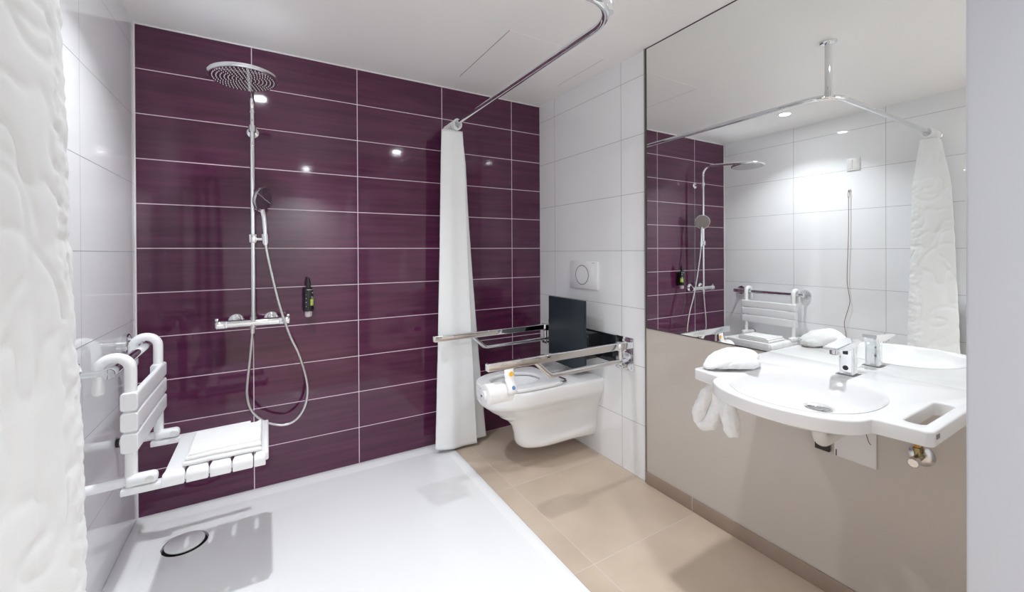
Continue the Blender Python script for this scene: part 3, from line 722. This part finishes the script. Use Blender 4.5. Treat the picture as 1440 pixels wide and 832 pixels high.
b = MB(); b.tube(spline([(xp-.032, -1.970, .600), (xp-.034, -1.966, .622), (xp-.036, -1.950, .634), (xp-.038, -1.925, .640)], 8), .0052, 14); hp = b.build('supply_hose', [M['orangehose']], None); tag(hp, 'orange-brown supply hose rising from the angle valve', 'hose')
b = MB(); b.tube(spline([(xp-.038, -1.927, .640), (xp-.045, -1.89, .652), (xp-.07, -1.86, .672), (xp-.09, -1.84, .70), (xp-.09, -1.83, .745)], 8), .0058, 12); b.build('braided_end', M['brushed'], hp)
b = MB(); b.tube(spline([(xp-.085, -1.862, .735), (xp-.06, -1.856, .64), (xp-.048, -1.862, .585), (xp-.045, -1.868, .572)], 6), .0011, 8); o = b.build('thin_wire', M['redwire']); tag(o, 'thin dark red wire end dangling in front of the pale cover plate', 'wire')

# ------------------------------------------------------------------ left wall fittings seen in the mirror
sw = thing('switch_plate', (0, -1.022, 1.82), 'small white double switch plate high on the white tiles seen in the mirror', 'switch')
b = MB(); b.box(.0005, .010, -1.064, -.982, 1.778, 1.870, .002); b.build('plate', M['seatplast'], sw)
for y in (-1.041, -1.004):
    b = MB(); b.box(.010, .0135, y-.0165, y+.0165, 1.788, 1.860, .002); b.cyl((.013, y, 1.806), (.0142, y, 1.806), .003, n=12); b.build('rocker', M['offwhite'], sw)
pc = thing('pull_cord', (0.012, -.998, 1.62), 'dark red emergency pull cord hanging down the white tiled wall', 'pull cord')
b = MB(); b.lathe((.0005, -.999, 1.635), (1, 0, 0), [(0, .010), (.010, .009), (.013, .004), (.016, .001)], 18); b.build('cord_hook', M['seatplast'], pc)
b = MB(); b.tube(spline([(.016, -.999, 1.633), (.018, -1.004, 1.60), (.018, -.999, 1.57), (.018, -.994, 1.60), (.016, -.999, 1.631)], 6), .0016, 8)
b.tube(spline([(.018, -.999, 1.575), (.018, -.998, 1.293), (.018, -.989, .968), (.018, -.998, .86), (.018, -1.006, .780), (.018, -.985, .69), (.018, -.971, .613), (.018, -.984, .50), (.016, -.985, .32)], 8), .0019, 8)
b.build('cord', M['redwire'], pc)
tbw = thing('towel_bar', (0, -1.85, .83), 'flat chrome towel bar on the white wall seen at the mirror edge', 'towel bar')
b = MB(); b.box(.060, .078, -2.20, -1.620, .815, .838, .003); b.box(.0005, .07, -1.650, -1.632, .818, .835, .002); b.box(.0005, .07, -2.19, -2.172, .818, .835, .002); b.build('bar', M['chrome'], tbw)
def towel_w(z): return 1
b = MB(); rows = []
for k in range(33):
    y = -1.655-.33*k/32; d = .004*sin(k*1.1)+.003*sin(k*.43)
    prof = [(.047+d*.5, .48), (.048+d, .60), (.050+d, .75), (.052, .82), (.056, .842), (.069, .846), (.082, .842), (.087, .82), (.090+d, .74), (.094+d*1.5, .60), (.094+d*2, .50), (.093+d*2, .40)]
    rows.append([Vector((x, y, z)) for x, z in prof])
b.rings(rows, False, False, False); o = b.build('hanging_towel', M['terry'], None, ang=180); md = o.modifiers.new('t', 'SOLIDIFY'); md.thickness = .006; md.offset = 0
tag(o, 'white towel hanging over the towel bar at the right edge of the mirror', 'towel')

# ------------------------------------------------------------------ ceiling: hatch and downlights
hatch = thing('ceiling_hatch', (1.77, -.46, H), 'flush square access hatch in the white ceiling near the toilet corner', 'hatch')
b = MB(); b.box(1.485, 2.062, -.765, -.17, H-.0012, H-.0002); b.build('hatch_lid', M['ceiling'], hatch)
b = MB(); b.box(1.482, 1.485, -.765, -.19, H-.0008, H-.0001); b.build('hatch_gap', M['greyprint'], hatch)
b = MB(); b.box(2.062, 2.0645, -.765, -.36, H-.0008, H-.0001); b.build('hatch_gap', M['greyprint'], hatch)
LIGHTS = [((.470, -.775), 'recessed ceiling downlight above the shower tray', 6.6), ((1.650, -1.785), 'recessed ceiling downlight above the washbasin', 4.9), ((.92, -3.16), 'recessed ceiling downlight behind the camera by the front wall', 21)]
for (x, y), lab, st in LIGHTS:
    t = thing('downlight', (x, y, H), lab, 'downlight', 'recessed ceiling downlights')
    b = MB(); b.lathe((x, y, H-.0003), (0, 0, -1), [(0, .046), (.002, .046), (.004, .042), (.004, .036), (.0015, .034)], 48); b.build('trim_ring', M['seatplast'], t)
    b = MB(); b.lathe((x, y, H-.0045), (0, 0, -1), [(0, .033), (.0012, .032)], 40); b.build('lens', lens_mat('lamp_lens', 150), t)
    ld = bpy.data.lights.new('downlight_lamp', 'AREA'); ld.shape = 'DISK'; ld.size = .058; ld.energy = st; ld.spread = radians(118); ld.color = (.915, .955, 1.0)
    lo = bpy.data.objects.new('downlight_lamp', ld); COL.objects.link(lo); lo.location = (x, y, H-.0075); lo.parent = t; lo.matrix_parent_inverse = Matrix.Translation(-t.location)

# ------------------------------------------------------------------ world, camera, colour
w = bpy.data.worlds.new('world'); scene.world = w; w.use_nodes = True
w.node_tree.nodes['Background'].inputs[0].default_value = (.02, .02, .02, 1)
cam = bpy.data.cameras.new('camera'); co = bpy.data.objects.new('camera', cam); COL.objects.link(co); scene.camera = co
yaw, pitch, roll = .52521692, -.00356851, -.00496013
F = Vector((sin(yaw)*cos(pitch), cos(yaw)*cos(pitch), sin(pitch))); R = Vector((cos(yaw), -sin(yaw), 0)); U = R.cross(F)
R2 = R*cos(roll)+U*sin(roll); U2 = R2.cross(F)
mw = Matrix((R2, U2, -F)).transposed().to_4x4(); mw.translation = Vector((.50922, -2.41008, 1.17610)); co.matrix_world = mw
cam.sensor_fit = 'HORIZONTAL'; cam.sensor_width = 36; cam.lens = 580.757/1440*36; cam.clip_start = .02
cam.shift_x = (720-712.978)/1440; cam.shift_y = -(416-356.092)/1440
vs = scene.view_settings; vs.view_transform = 'Standard'; vs.look = 'None'; vs.gamma = 1; vs.use_curve_mapping = False; vs.exposure = 0.31
cy = scene.cycles
cy.use_denoising = True; cy.max_bounces = 14; cy.diffuse_bounces = 8; cy.glossy_bounces = 8; cy.transmission_bounces = 6
cy.caustics_reflective = True; cy.sample_clamp_indirect = 12; cy.blur_glossy = .3
